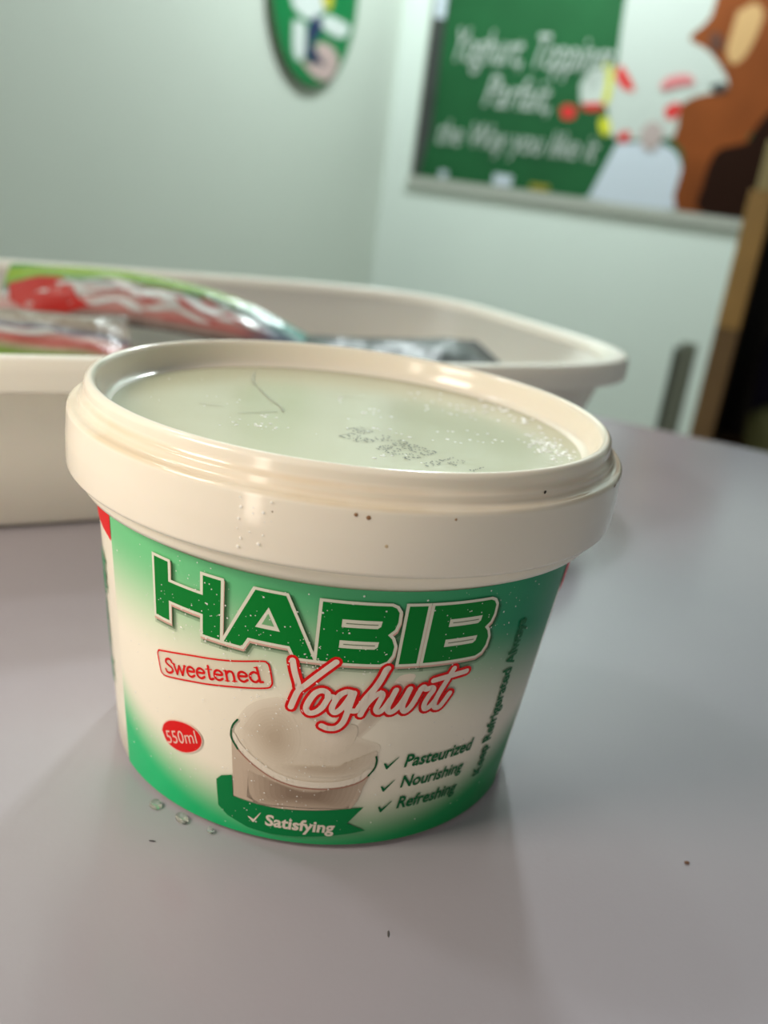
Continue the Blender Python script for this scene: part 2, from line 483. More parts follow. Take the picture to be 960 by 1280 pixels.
ART = {
'script':[
  [ (-5.63,44.15),(-5.03,41.84),(-4.14,39.40),(-4.02,38.61) ],
  [ (2.94,44.87),(0.04,42.00),(-2.41,39.42),(-3.87,37.87),(-4.59,35.98),(-5.14,34.04) ],
  [ (2.21,37.01),(2.00,38.05),(0.88,38.50),(-0.46,37.77),(-1.52,35.95),(-1.98,34.29),(-1.33,33.30),(0.00,33.57),(1.31,34.84),(2.09,36.52),(2.71,37.35),(3.98,37.17),(4.75,38.09) ],
  [ (7.21,38.43),(5.83,38.64),(4.52,37.79),(3.59,36.02),(3.32,34.59),(4.05,33.86),(5.19,34.83),(6.22,36.54),(7.03,38.42) ],
  [ (7.39,38.44),(6.99,36.24),(6.58,34.02),(5.98,31.77),(4.78,30.45),(3.06,30.22),(1.62,30.68) ],
  [ (6.50,34.61),(8.30,34.49),(8.92,35.49),(9.98,37.46),(11.58,39.89),(12.58,41.99),(13.11,43.60),(13.49,43.97) ],
  [ (13.27,43.69),(12.29,41.04),(11.14,38.73),(10.03,36.00),(9.40,33.63) ],
  [ (9.44,33.93),(10.38,36.10),(11.67,37.77),(12.92,38.54),(13.39,37.95),(12.92,36.39),(12.53,34.93),(13.22,34.22),(14.27,35.19),(15.31,37.21) ],
  [ (16.07,39.13),(15.36,36.92),(14.94,35.16),(15.61,34.15),(16.76,34.68),(18.02,36.59),(19.03,39.16) ],
  [ (19.11,39.25),(18.51,37.04),(18.21,35.19),(18.92,34.14),(20.02,35.05),(20.89,36.95),(21.61,39.04) ],
  [ (21.23,38.10),(22.03,39.39),(22.88,38.81),(24.15,39.06),(24.62,38.41),(23.82,37.03),(23.21,35.31),(23.67,34.25),(24.71,34.72),(25.66,35.99) ],
  [ (28.55,42.76),(27.57,40.47),(26.42,37.97),(25.72,35.78),(25.85,34.46),(27.01,34.18),(28.07,35.52),(28.97,37.08) ],
  [ (24.17,40.62),(25.86,40.90),(28.45,41.22),(32.04,41.59) ],
],
'swbox':[
  [ (-37.92,36.10),(-37.59,36.66),(-36.74,37.07),(-28.81,39.00),(-23.11,40.07),(-17.91,41.10),(-11.79,42.59),(-10.78,42.43),(-10.24,41.84),(-9.43,38.75),(-9.58,37.74),(-10.24,37.13),(-13.05,36.42),(-17.72,35.51),(-24.17,34.17),(-28.90,33.25),(-35.10,31.91),(-36.44,31.95),(-37.14,32.70) ],
],
'swtext':[
  [ (-35.53,32.76),(-11.21,38.21),(-35.75,35.85),(-12.15,41.09) ],
],
'oval':[
  [ (-37.44,18.31),(-36.70,20.08),(-34.61,21.77),(-31.28,22.81),(-28.21,22.90),(-26.12,22.01),(-25.38,20.67),(-25.92,18.85),(-27.63,17.22),(-30.32,15.93),(-33.16,15.59),(-35.88,16.25) ],
],
'ovtext':[
  [ (-35.48,16.02),(-26.46,19.62),(-36.37,18.71),(-27.16,22.23) ],
],
'past':[
  [ (21.86,20.42),(40.79,21.05),(21.52,23.33) ],
],
'nour':[
  [ (22.07,15.30),(39.73,15.32),(21.73,18.08) ],
],
'refr':[
  [ (22.32,9.90),(39.44,10.38),(21.92,12.77) ],
],
'chk':[
  [ (16.78,21.50),(17.67,20.40),(20.05,23.02) ],
  [ (17.11,15.81),(18.01,14.75),(20.22,17.36) ],
  [ (17.51,10.54),(18.40,9.45),(20.68,12.00) ],
  [ (-13.02,5.77),(-11.57,4.91),(-9.95,7.57) ],
],
'rim':[
  [ (-16.52,28.45),(-17.51,27.01),(-17.93,25.26),(-17.68,23.69),(-16.25,21.73),(-13.76,19.78),(-10.83,18.09),(-7.46,16.63),(-3.24,15.65),(0.90,15.44),(4.97,15.67),(8.99,16.39),(12.03,17.60),(13.65,19.03),(14.74,20.70),(14.98,22.39),(14.66,23.62) ],
],
'glass':[
  [ (-17.92,24.79),(-17.27,22.86),(-16.25,21.73),(-13.76,19.78),(-10.83,18.09),(-7.46,16.63),(-3.24,15.65),(0.90,15.44),(4.97,15.67),(8.99,16.39),(12.03,17.60),(13.65,19.03),(14.93,21.66),(11.05,10.82),(5.69,10.36),(0.14,9.93),(-5.47,9.51),(-11.26,9.70),(-16.79,10.05) ],
],
'milk':[
  [ (-17.40,26.58),(-16.11,29.71),(-13.95,32.55),(-10.97,34.39),(-6.76,35.47),(-0.66,33.27),(4.67,31.05),(10.30,28.01),(15.09,26.24),(14.80,23.37),(14.70,20.94),(13.60,19.28),(11.99,17.85),(8.96,16.59),(4.94,15.87),(0.87,15.64),(-3.25,15.85),(-7.48,16.82),(-10.84,18.28),(-13.77,19.97),(-16.26,21.92),(-17.50,23.93) ],
],
'shade1':[
  [ (-12.68,29.68),(-9.95,32.13),(-5.62,32.08),(-3.43,26.91),(-3.41,22.19),(-5.53,20.88),(-9.25,22.06),(-12.22,25.63) ],
],
'shade2':[
  [ (-6.85,20.40),(-1.49,20.78),(4.28,20.88),(9.59,21.31),(12.53,22.73),(14.62,25.06),(14.66,23.13),(12.87,20.78),(9.07,18.86),(4.63,18.22),(-0.77,18.21),(-4.43,18.65) ],
],
'pour':[
  [ (0.67,21.29),(3.88,23.97),(6.82,27.92),(10.42,32.65),(14.56,38.50),(16.48,41.99),(20.04,41.79),(16.68,36.62),(13.99,32.15),(9.58,27.06),(5.75,23.13),(4.22,21.36) ],
],
'ribbon':[
  [ (-21.31,12.84),(-20.02,14.17),(-17.38,15.10),(-16.89,10.02),(-13.24,9.70),(-8.33,9.46),(-2.65,9.67),(2.92,10.09),(8.47,10.64),(13.93,11.11),(10.65,7.11),(15.46,4.96),(11.40,4.30),(5.66,3.66),(-1.02,3.05),(-6.84,2.79),(-12.89,3.21),(-18.17,4.76),(-20.64,6.51),(-21.10,10.41) ],
],
'sattext':[
  [ (-8.68,4.86),(7.78,5.03),(-8.67,7.45) ],
],

}
# picture of a glass under pouring yoghurt
def soft_print(name, pts, off, rgb0, rgb1, steps=7, inner=.25, power=1.0):
    """an ink patch that blends from rgb0 at its edge to rgb1 at its middle"""
    q = [tuple(v) for v in catmull(list(pts) + [pts[0]], 4)[:-1]]
    cx_ = sum(p[0] for p in q) / len(q); cy_ = sum(p[1] for p in q) / len(q)
    for i in range(steps):
        f = 1 - (1 - inner) * i / (steps - 1); t = ((i + .5) / steps) ** power
        print_on(name, Flat().poly([(cx_ + (x - cx_) * f, cy_ + (y - cy_) * f) for x, y in q]), off + .000005 * i,
                 ink(name + '_ink', tuple(a_ + (b_ - a_) * t for a_, b_ in zip(rgb0, rgb1))), label)
C_BASE = (249, 241, 222); C_MILK = (226, 214, 194)
soft_print('poured_yoghurt_print', ART['pour'][0], .00002, (240, 231, 212), (218, 205, 186), 4, .6)
soft_print('milk_print', ART['milk'][0], .00005, (240, 231, 212), C_MILK, 6, .84)
soft_print('milk_shade_print', [(-15.2, 27), (-12, 31.8), (-6, 33), (-2.6, 28), (-3.0, 22.6), (-6, 20), (-11.4, 21.4)], .00009, C_MILK, (196, 180, 158), 8, .2)
soft_print('milk_stream_print', [(-2, 32), (3, 31), (9, 31), (9, 27), (6, 23.4), (1, 23.4), (-2.4, 28)], .00009, C_MILK, (238, 226, 208), 7, .25)
soft_print('milk_fold_print', [(-7, 20.2), (-1, 20.9), (5, 21.2), (10, 21.8), (14.4, 25), (14.2, 22), (10, 19.3), (4, 18.4), (-2, 18.4), (-7, 19.2)], .00014, C_MILK, (200, 184, 162), 6, .4)
rim = ART['rim'][0]
print_on('cream_edge_print', Flat().ribbon([(x * MMDEG, y + .9) for x, y in rim[3:14]], .75), .00018, ink('print_milk_light', (240, 231, 214)), label, True)
print_on('glass_print', Flat().poly(ART['glass'][0]), .00019, ink('print_glass', (204, 186, 166)), label)
soft_print('glass_shade_print', [(-15, 17.6), (-9, 16.4), (-3, 15.2), (2, 15.0), (9, 15.9), (12.9, 17.6), (11.2, 11.2), (5, 10.6), (-3, 10.2), (-13, 10.1)], .00019, (204, 186, 166), (146, 126, 108), 9, .3)
print_on('glass_rim_print', Flat().ribbon([(x * MMDEG, y) for x, y in rim], .15), .00025, ink('print_rim', (176, 128, 112)), label, True)
I_RG = ink('print_rim_green', (24, 96, 56))
print_on('glass_rim_green_print', Flat().ribbon([(x * MMDEG, y) for x, y in rim[:5]], .2), .00026, I_RG, label, True)
print_on('glass_rim_green_print', Flat().ribbon([(x * MMDEG, y) for x, y in rim[13:]], .2), .00026, I_RG, label, True)
print_on('ribbon_banner', Flat().poly(ART['ribbon'][0]), .00027, I_RIB, label)

# HABIB
def mmx(p): return [(x * MMDEG, y) for x, y in p]
Z0, Z1 = 44.8, 56.9
def bee(x):
    return ([(x, Z0), (x, Z1), (x + 13.0, Z1), (x + 14.0, 56.5), (x + 14.7, 55.6), (x + 14.8, 53.6), (x + 14.4, 52.1), (x + 13.2, 51.0), (x + 14.2, 50.1), (x + 14.9, 48.6), (x + 14.8, 46.8), (x + 14.0, 45.4), (x + 12.6, Z0)],
            [[(x + 4.0, 52.2), (x + 11.0, 52.2), (x + 11.6, 52.7), (x + 11.7, 53.8), (x + 4.0, 53.8)], [(x + 4.0, 47.9), (x + 11.0, 47.9), (x + 11.6, 48.4), (x + 11.7, 49.5), (x + 4.0, 49.5)]])
LET = [([(-37.6, Z0), (-37.6, Z1), (-33.7, Z1), (-33.7, 52.9), (-25.0, 52.9), (-25.0, Z1), (-21.0, Z1), (-21.0, Z0), (-25.0, Z0), (-25.0, 49.0), (-33.7, 49.0), (-33.7, Z0)], []),
       ([(-20.1, Z0), (-13.9, Z1), (-7.9, Z1), (-1.6, Z0), (-5.3, Z0), (-6.5, 46.9), (-15.0, 46.9), (-16.2, Z0)], [[(-11.1, 54.0), (-13.6, 49.5), (-8.6, 49.5)]]),
       bee(-1.0), ([(15.5, Z0), (15.5, Z1), (19.3, Z1), (19.3, Z0)], []), bee(20.7)]
def offset_poly(p, d):
    """mitred outward offset of a polygon in mm"""
    a = sum(p[i][0] * p[(i + 1) % len(p)][1] - p[(i + 1) % len(p)][0] * p[i][1] for i in range(len(p)))
    s = 1 if a > 0 else -1
    out = []
    for i in range(len(p)):
        A, B, Cc = Vector(p[i - 1]), Vector(p[i]), Vector(p[(i + 1) % len(p)])
        e, f = (B - A).normalized(), (Cc - B).normalized()
        n1 = Vector((e.y, -e.x)) * s; n2 = Vector((f.y, -f.x)) * s
        m_ = n1 + n2
        m_ = m_ / max(m_.dot(m_) / 2, .35)
        q = B + m_ * d
        out.append((q.x, q.y))
    return out
def letters(d, dx=0, dy=0, holes=False):
    F = Flat()
    for o_, hs in LET:
        q = mmx(o_)
        if d: q = offset_poly(q, d)
        F.poly([(x + dx, y + dy) for x, y in q], [mmx(h) for h in hs] if holes else ())
    return F
print_on('lettering_soft_shade', letters(1.05, .6, -.85), .00028, I_SHADE2, label, True)
print_on('lettering_shade', letters(.62, .65, -.75), .00030, I_SHADE, label, True)
print_on('lettering_pink_edge', letters(.58, .12, -.42), .00032, I_PINK, label, True)
print_on('lettering_outline', letters(.58), .00034, I_PALE, label, True)
bl = print_on('brand_lettering', letters(0, holes=True), .00036, I_GREEN, label, True)
tag(bl, 'bold green HABIB lettering with pale outline')
cnt = Flat().poly([(-11.1, 52.7), (-12.3, 50.3), (-9.8, 50.3)])
print_on('letter_counter', cnt, .00036, ink('print_counter', (120, 178, 124)), label)
ln = Flat()
for x in (-1.0, 20.7):
    for y in (53.0, 48.7): ln.poly([(x + 4.8, y - .1), (x + 11, y - .1), (x + 11, y + .1), (x + 4.8, y + .1)])
print_on('letter_inner_line', ln, .00036, ink('print_line', (120, 140, 110)), label)

# script Yoghurt
sr = Flat(); sw = Flat()
for st in ART['script']:
    q = mmx(st)
    sr.ribbon(q, 1.16); sw.ribbon(q, .57)
print_on('script_outline', sr, .00039, I_RED, label, True)
tag(print_on('script_lettering', sw, .00041, I_WHITE, label, True), 'white Yoghurt script with red outline')

# Sweetened in its red box
SW = {'S': (.88, [[(.74, 1.12), (.66, 1.33), (.40, 1.42), (.14, 1.24), (.16, .96), (.44, .74), (.74, .52), (.76, .2), (.46, 0), (.18, .06), (.06, .3)]]),
      'w': (1.25, [[(.06, 1), (.34, .02)], [(.34, .02), (.60, .9)], [(.60, .9), (.86, .02)], [(.86, .02), (1.14, 1)], [(-.06, 1), (.2, 1)], [(1.02, 1), (1.26, 1)]]),
      'e': (.88, [[(.12, .56), (.72, .56), (.68, .84), (.42, 1), (.18, .84), (.1, .48), (.2, .14), (.46, 0), (.74, .18)]]),
      't': (.62, [[(.28, 1.34), (.28, .22), (.40, .02), (.60, .1)], [(.06, 1), (.56, 1)]]),
      'n': (1.02, [[(.2, 1), (.2, 0)], [(.2, .7), (.42, .96), (.66, .94), (.76, .66), (.76, 0)], [(.04, 0), (.36, 0)], [(.6, 0), (.93, 0)], [(.04, 1), (.2, 1)]]),
      'd': (1.0, [[(.76, 1.46), (.76, 0), (.95, 0)], [(.76, .8), (.46, 1), (.18, .8), (.1, .46), (.22, .1), (.48, 0), (.76, .26)], [(.56, 1.46), (.76, 1.46)]])}
word = 'Sweetened'
tot = sum(SW[c][0] for c in word)
BLs, BRs, TLs, TRs = [Vector((x * MMDEG, y)) for x, y in ART['swtext'][0]]
sx = Flat(); cx = 0
def swmap(px, py):
    u = px / tot; v = py / 1.44
    p = BLs.lerp(BRs, u).lerp(TLs.lerp(TRs, u), v)
    return (p.x, p.y)
for c in word:
    w_, strokes = SW[c]
    for s_ in strokes:
        k = 4 if len(s_) > 3 else 1
        sx.ribbon([swmap(cx + a, b2) for a, b2 in s_], .25 if len(s_) > 2 or abs(s_[0][1] - s_[-1][1]) > .3 else .12, k)
    cx += w_
bxp = mmx(ART['swbox'][0])
print_on('sweetened_panel', Flat().poly(bxp), .00021, ink('print_panel', (246, 234, 216), .5), label, True)
sx.ribbon(bxp, .17, 3, closed=True)
tag(print_on('sweetened_lettering', sx, .00024, I_RED, label, True), 'red boxed Sweetened lettering')

# 550ml badge
print_on('volume_badge_edge', Flat().ribbon(mmx(ART['oval'][0]), .25, 4, closed=True), .00020, I_ROSE, label, True)
print_on('volume_badge', Flat().poly([tuple(v) for v in catmull(ART['oval'][0] + ART['oval'][0][:1], 4)[:-1]]), .00023, I_RED, label)
o_ = ART['ovtext'][0]
print_on('volume_lettering', text_on('550ml', o_[0], o_[1], o_[2], 0.0), .00026, I_ROSE, label)

# green tick list, side line, ribbon wording
tk = Flat()
for t in ART['chk'][:3]:
    a, b2, c = mmx(t)
    tk.poly([(a[0], a[1] + .25), (a[0] + .35, a[1] + .35), (b2[0] + .05, b2[1] + .75), (c[0], c[1] + .1), (c[0] + .1, c[1]), (b2[0] + .1, b2[1] - .1), (b2[0] - .15, b2[1])])
print_on('tick_print', tk, .00023, I_DKGREEN, label, True)
a, b2, c = mmx(ART['chk'][3])
print_on('white_tick_print', Flat().poly([(a[0], a[1] + .25), (a[0] + .3, a[1] + .3), (b2[0] + .05, b2[1] + .7), (c[0], c[1] + .1), (c[0] + .1, c[1]), (b2[0] + .1, b2[1] - .1), (b2[0] - .15, b2[1])]), .00030, I_WHITE, label, True)
pl = Flat()
for key, word_ in (('past', 'Pasteurized'), ('nour', 'Nourishing'), ('refr', 'Refreshing')):
    p = ART[key][0]
    tl = (p[0][0] + .35, p[2][1])
    q = text_on(word_, p[0], (p[1][0], p[0][1]), tl, .022)
    pl.add(q.v, q.f)
tag(print_on('list_lettering', pl, .00023, I_DKGREEN, label), 'dark green Pasteurized Nourishing Refreshing list')
kq = text_on('Keep Refrigerated Always', (48.7, 11.6), (47.9, 50.0), (45.4, 11.6), .03)
print_on('storage_lettering', kq, .00023, I_DKGREEN, label)
p = ART['sattext'][0]
print_on('ribbon_lettering', text_on('Satisfying', p[0], (p[1][0], p[0][1] - .15), (p[0][0] + .1, p[2][1]), .03), .00030, I_WHITE, label)

# prints on the pale side bands beside the label
sd = Flat().poly([(-72, 58.5), (-64, 58.7), (-56.4, 58.9), (-56.4, 53.0), (-58.5, 53.4), (-63, 53.8), (-68, 54.4), (-72, 55.2)])
print_on('red_side_print', sd, .0, I_RED, tub)
sd = Flat().poly([(65.0, 58.3), (70, 58.3), (76, 58.3), (76, 52.5), (70, 51.0), (65.6, 50.2)])
print_on('red_side_print', sd, .0, I_RED, tub)
st = Flat(); rnd = random.Random(5)
z = 47.5
for (za, zb, th0) in ((37.5, 47.0, -64.5), (22.5, 34.5, -67.5), (16, 21, -66)):
    z = za
    while z < zb:
        hgt = rnd.uniform(.5, 1.2)
        st.poly([(th0 - 9, z), (th0 - rnd.uniform(-.8, 1.2), z), (th0 - rnd.uniform(-.8, 1.2), z + hgt), (th0 - 9, z + hgt)])
        z += hgt + rnd.uniform(.15, .5)
tag(print_on('small_print', st, .0, ink('print_small', (40, 140, 92)), tub), kind='stuff')

# condensation: fine beads on the label and skirt, larger beads pooled on the lid
def bead_mesh(name, items, m, parent):
    vs, fs = [], []
    for P, n_, r, hgt in items:
        P = Vector(P); n_ = Vector(n_).normalized()
        t1 = n_.orthogonal().normalized(); t2 = n_.cross(t1); b0 = len(vs); K_ = 8
        for ring, (rr, hh) in enumerate(((1.0, 0.0), (.82, .55), (.45, .9))):
            for i in range(K_):
                a = 2 * math.pi * i / K_
                vs.append(P + (t1 * math.cos(a) + t2 * math.sin(a)) * r * rr + n_ * hgt * hh)
        vs.append(P + n_ * hgt)
        for ring in range(2):
            for i in range(K_):
                k = (i + 1) % K_
                fs.append((b0 + ring * K_ + i, b0 + ring * K_ + k, b0 + (ring + 1) * K_ + k, b0 + (ring + 1) * K_ + i))
        for i in range(K_): fs.append((b0 + 2 * K_ + i, b0 + 2 * K_ + (i + 1) % K_, b0 + 3 * K_))
    o = mesh(name, vs, fs, m, parent, True)
    tag(o, kind='stuff')
    return o
M_DEW = mat('dew', (255, 255, 250), 0.25, 0.6, alpha=.75)  # white colour paints in the glints on the fine beads
M_BEAD = mat('water_bead', (255, 255, 248), 0.12, 0.8, coat=.6)  # opaque white stands in for the glints of clear water
M_WATER = mat('water', (246, 250, 246), 0.03, 0.6, trans=.88, ior=1.33)
rnd = random.Random(21)
items = []
centres = [(-35, 47), (-22.5, 49), (-23, 46), (-14, 46), (-6, 44), (-2, 48), (3, 56), (-9, 40), (-25, 56), (8, 42), (-10, 30), (-5, 14), (2, 20), (12, 46), (-17, 43), (28, 57), (40, 56), (-11, 17), (-18, 4), (-5, 36)]
for i in range(620):
    if rnd.random() < .62:
        c = rnd.choice(centres); th = rnd.gauss(c[0], 4.2); z = rnd.gauss(c[1], 3.2)
    else:
        th = rnd.uniform(-52, 50); z = rnd.uniform(4, 59)
    if not (2 < z < 59.3 and -55 < th < 60): continue
    a = math.radians(th); r = min(.0003, abs(rnd.gauss(.00007, .00004)) + .00004)
    items.append((on_cone(th, z, .00040), (math.sin(a), -math.cos(a), -.1), r, r * .3))
bead_mesh('condensation', items, M_DEW, label)
items = []
def lid_bead(x, y, r): items.append(((x / 1000, y / 1000, .0760), (0, 0, 1), r / 1000, r * .26 / 1000))
for cx_, cy_, sx_, sy_, nn, r0, r1 in ((34.6, 36, 2.2, 1.6, 9, .35, .9), (36.5, 29, 2.0, 1.2, 7, .4, .9), (40.5, 18, 2.5, 3.5, 12, .3, .8), (43.5, -2, 2.6, 5.5, 75, .15, .62),
                                       (46, -10, 1.8, 3, 22, .15, .5), (28, 24, 4, 2, 18, .15, .5), (22.7, 18, 4, 3, 16, .15, .5), (5, 9, 3, 2, 9, .2, .55), (27, -2, 5, 4, 16, .15, .45),
                                       (-16.5, -6.3, 1.2, .8, 5, .2, .5), (-17, -16, 4, 2, 22, .12, .4), (10, -8, 7, 4, 14, .15, .45), (-3, 17, .8, 3, 4, .25, .5), (14, 30, 6, 5, 12, .15, .4), (-35, 4, 5, 8, 12, .1, .3), (8, -25, 3, 2, 7, .2, .6)):
    for i in range(nn):
        x = rnd.gauss(cx_, sx_); y = rnd.gauss(cy_, sy_)
        if math.hypot(x, y) < 49: lid_bead(x, y, rnd.uniform(r0, r1))
bead_mesh('water_beads', items, M_BEAD, lid)
# brown and black specks on the skirt
for th, z, r, rgb in ((2.6, 75.3, .42, (150, 112, 78)), (4.6, 75.0, .5, (150, 112, 78)), (38.3, 78.4, .42, (58, 46, 34)), (8.0, 70.4, .5, (206, 186, 150)),
                      (18.8, 75.4, .3, (168, 136, 100)), (-10.4, 73.8, .2, (160, 140, 120)), (62.8, 76.0, .5, (120, 92, 60))):
    a = math.radians(th); R_ = .05855 if z < 77 else .0563
    bead_mesh('grime_speck', [((R_ * math.sin(a), -R_ * math.cos(a), z / 1000), (math.sin(a), -math.cos(a), 0), r / 1000 * .8, .00006)], mat('grime', rgb, .6), lid)
# wet white specks that paint in the bright highlight on the skirt front
items = []
for i in range(16):
    th = rnd.gauss(-13, 2.2); z = rnd.uniform(66, 75.5) ; a = math.radians(th); r = rnd.uniform(.00008, .00035)
    items.append(((.0587 * math.sin(a), -.0587 * math.cos(a), z / 1000), (math.sin(a), -math.cos(a), 0), r, r * .2))
bead_mesh('wet_highlight_speck', items, M_DEW, lid)

# drops on the table at the foot of the tub
def drop(x, y, rx, ry, rz, label_):
    vs, fs = [], []
    n_ = 20
    for ring, (rr, hh) in enumerate(((1, 0), (.97, .3), (.82, .65), (.5, .9))):
        for i in range(n_):
            a = 2 * math.pi * i / n_
            wob = 1 + .12 * math.sin(2 * a + x * 900)
            px, py = rx * rr * wob * math.cos(a), ry * rr * wob * math.sin(a)
            vs.append((px * math.cos(rz) - py * math.sin(rz), px * math.sin(rz) + py * math.cos(rz), hh * .0011))
    vs.append((0, 0, .0011))
    for ring in range(3):
        for i in range(n_):
            k = (i + 1) % n_
            fs.append((ring * n_ + i, ring * n_ + k, (ring + 1) * n_ + k, (ring + 1) * n_ + i))
    for i in range(n_): fs.append((3 * n_ + i, 3 * n_ + (i + 1) % n_, 4 * n_))
    fs.append(tuple(reversed(range(n_))))
    o = mesh('water_drop', vs, fs, M_WATER, None, True)
    o.location = (x, y, 0.0002)
    tag(o, label_, 'drop', 'water drops at the foot of the tub')
drop(-.0300, -.0385, .0016, .0011, -.7, 'leftmost clear water drop on the table at the tub foot')
drop(-.0240, -.0418, .0018, .0011, -.6, 'largest clear water drop on the table, middle of three at the tub foot')
drop(-.0178, -.0446, .0008, .0006, -.4, 'smallest clear water drop at the tub foot below the ribbon print')
def crumb(x, y, s, rgb, label_, sh=(1, .6, .4)):
    bm = bmesh.new(); bmesh.ops.create_icosphere(bm, subdivisions=2, radius=s)
    r_ = random.Random(int(x * 1e5))
    for v in bm.verts: v.co = Vector((v.co.x * sh[0], v.co.y * sh[1], v.co.z * sh[2])) * r_.uniform(.75, 1.2)
    zmin = min(v.co.z for v in bm.verts)
    for v in bm.verts: v.co.z -= zmin
    o = bobj('crumb', bm, mat('crumb_brown', rgb, .7)); o.location = (x, y, 0)
    tag(o, label_, 'crumb')
crumb(.0809, -.0392, .0006, (120, 86, 62), 'tiny brown crumb on the bare table right of the tub')
crumb(-.0283, -.0489, .0004, (84, 84, 86), 'tiny dark crumb on the table in front of the left water drop', (1.6, .4, .4))
crumb(.0176, -.0664, .0004, (96, 92, 88), 'tiny grey fibre crumb on the table in front of the tub', (.4, 2.0, .3))

# ------------------------------------------------------------------ the tray behind
M_TRAY = mat('tray_plastic', (251, 246, 232), 0.33, 0.45, sss=0.1)
tray = empty('storage_tray', (-.0932, .2137, 0), .5282)
tag(tray, 'cream rectangular plastic tray with rounded corners holding shiny pouches', 'tray')
TA, TBb, TN = .2228, .1193, 4.15
def tray_ring(inset, z, n_=160):
    out = []
    for i in range(n_):
        a = 2 * math.pi * i / n_
        c, s = math.cos(a), math.sin(a)
        out.append(((TA - inset) * math.copysign(abs(c) ** (2 / TN), c), (TBb - inset) * math.copysign(abs(s) ** (2 / TN), s), z))
    return out
def tray_shell(prof, close_end):
    n_ = 160; vs, fs = [], []
    for ins, z in prof: vs += tray_ring(ins, z, n_)
    for j in range(len(prof) - 1):
        for i in range(n_):
            k = (i + 1) % n_
            fs.append((j * n_ + i, j * n_ + k, (j + 1) * n_ + k, (j + 1) * n_ + i))
    if close_end:
        fs.append(tuple((len(prof) - 1) * n_ + i for i in range(n_)))
        fs.append(tuple(reversed(range(n_))))
    return vs, fs
tp = [(.026, 0.0), (.022, .0030), (.0085, .0535)]
ip = [(.0085, .0535), (.009, .0600), (.0115, .0590), (.025, .0055), (.030, .0035)]
vs, fs = tray_shell(tp + [(.0095, .0560), (.0115, .0585), (.0245, .0060), (.031, .0035)], True)
bd = mesh('tray_body', vs, fs, M_TRAY, tray, True)
lipp = smooth_prof([(.0096, .0540), (.0020, .0535), (.0006, .0525), (0, .0530), (0, .0600), (.0012, .0633), (.0065, .0633), (.0110, .0600), (.0118, .0572)], .0014, 4)
vs, fs = tray_shell(lipp, False)
mesh('tray_rim', vs, fs, M_TRAY, tray, True)

# ------------------------------------------------------------------ pouches in the tray
def pouch_material(name, kind):
    m = mat(name, (200, 200, 195), .2 if kind in ('red', 'low') else .32, .5 if kind in ('red', 'low') else .12, bump=(110, .6 if kind in ('red', 'low') else .3, .004))
    nt = m.node_tree; b_ = nt.nodes['Principled BSDF']; N = nt.nodes.new; L = nt.links.new
    uv = N('ShaderNodeUVMap'); uv.uv_map = 'print'
    sp = N('ShaderNodeSeparateXYZ'); L(uv.outputs[0], sp.inputs[0])
    ramp = N('ShaderNodeValToRGB'); ramp.color_ramp.interpolation = 'LINEAR'
    nz = N('ShaderNodeTexNoise'); nz.inputs['Scale'].default_value = 3.0; L(uv.outputs[0], nz.inputs['Vector'])
    ad = N('ShaderNodeMath'); ad.operation = 'MULTIPLY_ADD'; ad.inputs[1].default_value = .06; L(nz.outputs['Fac'], ad.inputs[0]); L(sp.outputs['Y'], ad.inputs[2])
    L(ad.outputs[0], ramp.inputs[0])
    stops = {'red': [(0, (70, 62, 56)), (.10, (150, 130, 122)), (.18, (196, 130, 122)), (.30, (206, 160, 152)), (.46, (204, 176, 170)), (.54, (202, 204, 200)), (.62, (108, 128, 120)), (.69, (112, 164, 60)), (.88, (164, 196, 58)), (1, (88, 160, 80))],
             'low': [(0, (96, 140, 60)), (.16, (120, 160, 62)), (.24, (170, 160, 130)), (.34, (190, 90, 84)), (.46, (200, 150, 140)), (.56, (96, 92, 110)), (.70, (170, 156, 138)), (1, (120, 110, 98))],
             'dark': [(0, (24, 26, 24)), (.4, (36, 38, 36)), (.6, (48, 60, 58)), (1, (26, 28, 26))],
             'brown': [(0, (30, 24, 18)), (.5, (58, 44, 34)), (1, (34, 28, 22))]}[kind]
    cr_ = ramp.color_ramp
    while len(cr_.elements) < len(stops): cr_.elements.new(.5)
    for e, (p_, c) in zip(cr_.elements, stops): e.position = p_; e.color = (*lin(c), 1)
    out = ramp.outputs[0]
    if kind == 'red':       # teal foil end and navy band towards the far tip
        r3 = N('ShaderNodeValToRGB'); r3.color_ramp.elements[0].position = .70; r3.color_ramp.elements[0].color = (0, 0, 0, 1)
        r3.color_ramp.elements[1].position = .84; r3.color_ramp.elements[1].color = (1, 1, 1, 1); L(sp.outputs['X'], r3.inputs[0])
        r4 = N('ShaderNodeValToRGB'); els = r4.color_ramp.elements
        els[0].position = 0; els[0].color = (*lin((70, 76, 92)), 1); els[1].position = 1; els[1].color = (*lin((64, 140, 110)), 1)
        for p_, c in ((.35, (96, 104, 128)), (.55, (160, 206, 204)), (.75, (90, 176, 166))):
            q = els.new(p_); q.color = (*lin(c), 1)
        L(ad.outputs[0], r4.inputs[0])
        mx = N('ShaderNodeMix'); mx.data_type = 'RGBA'; L(r3.outputs[0], mx.inputs['Factor']); L(out, mx.inputs['A']); L(r4.outputs[0], mx.inputs['B'])
        out = mx.outputs['Result']
    L(out, b_.inputs['Base Color'])
    return m

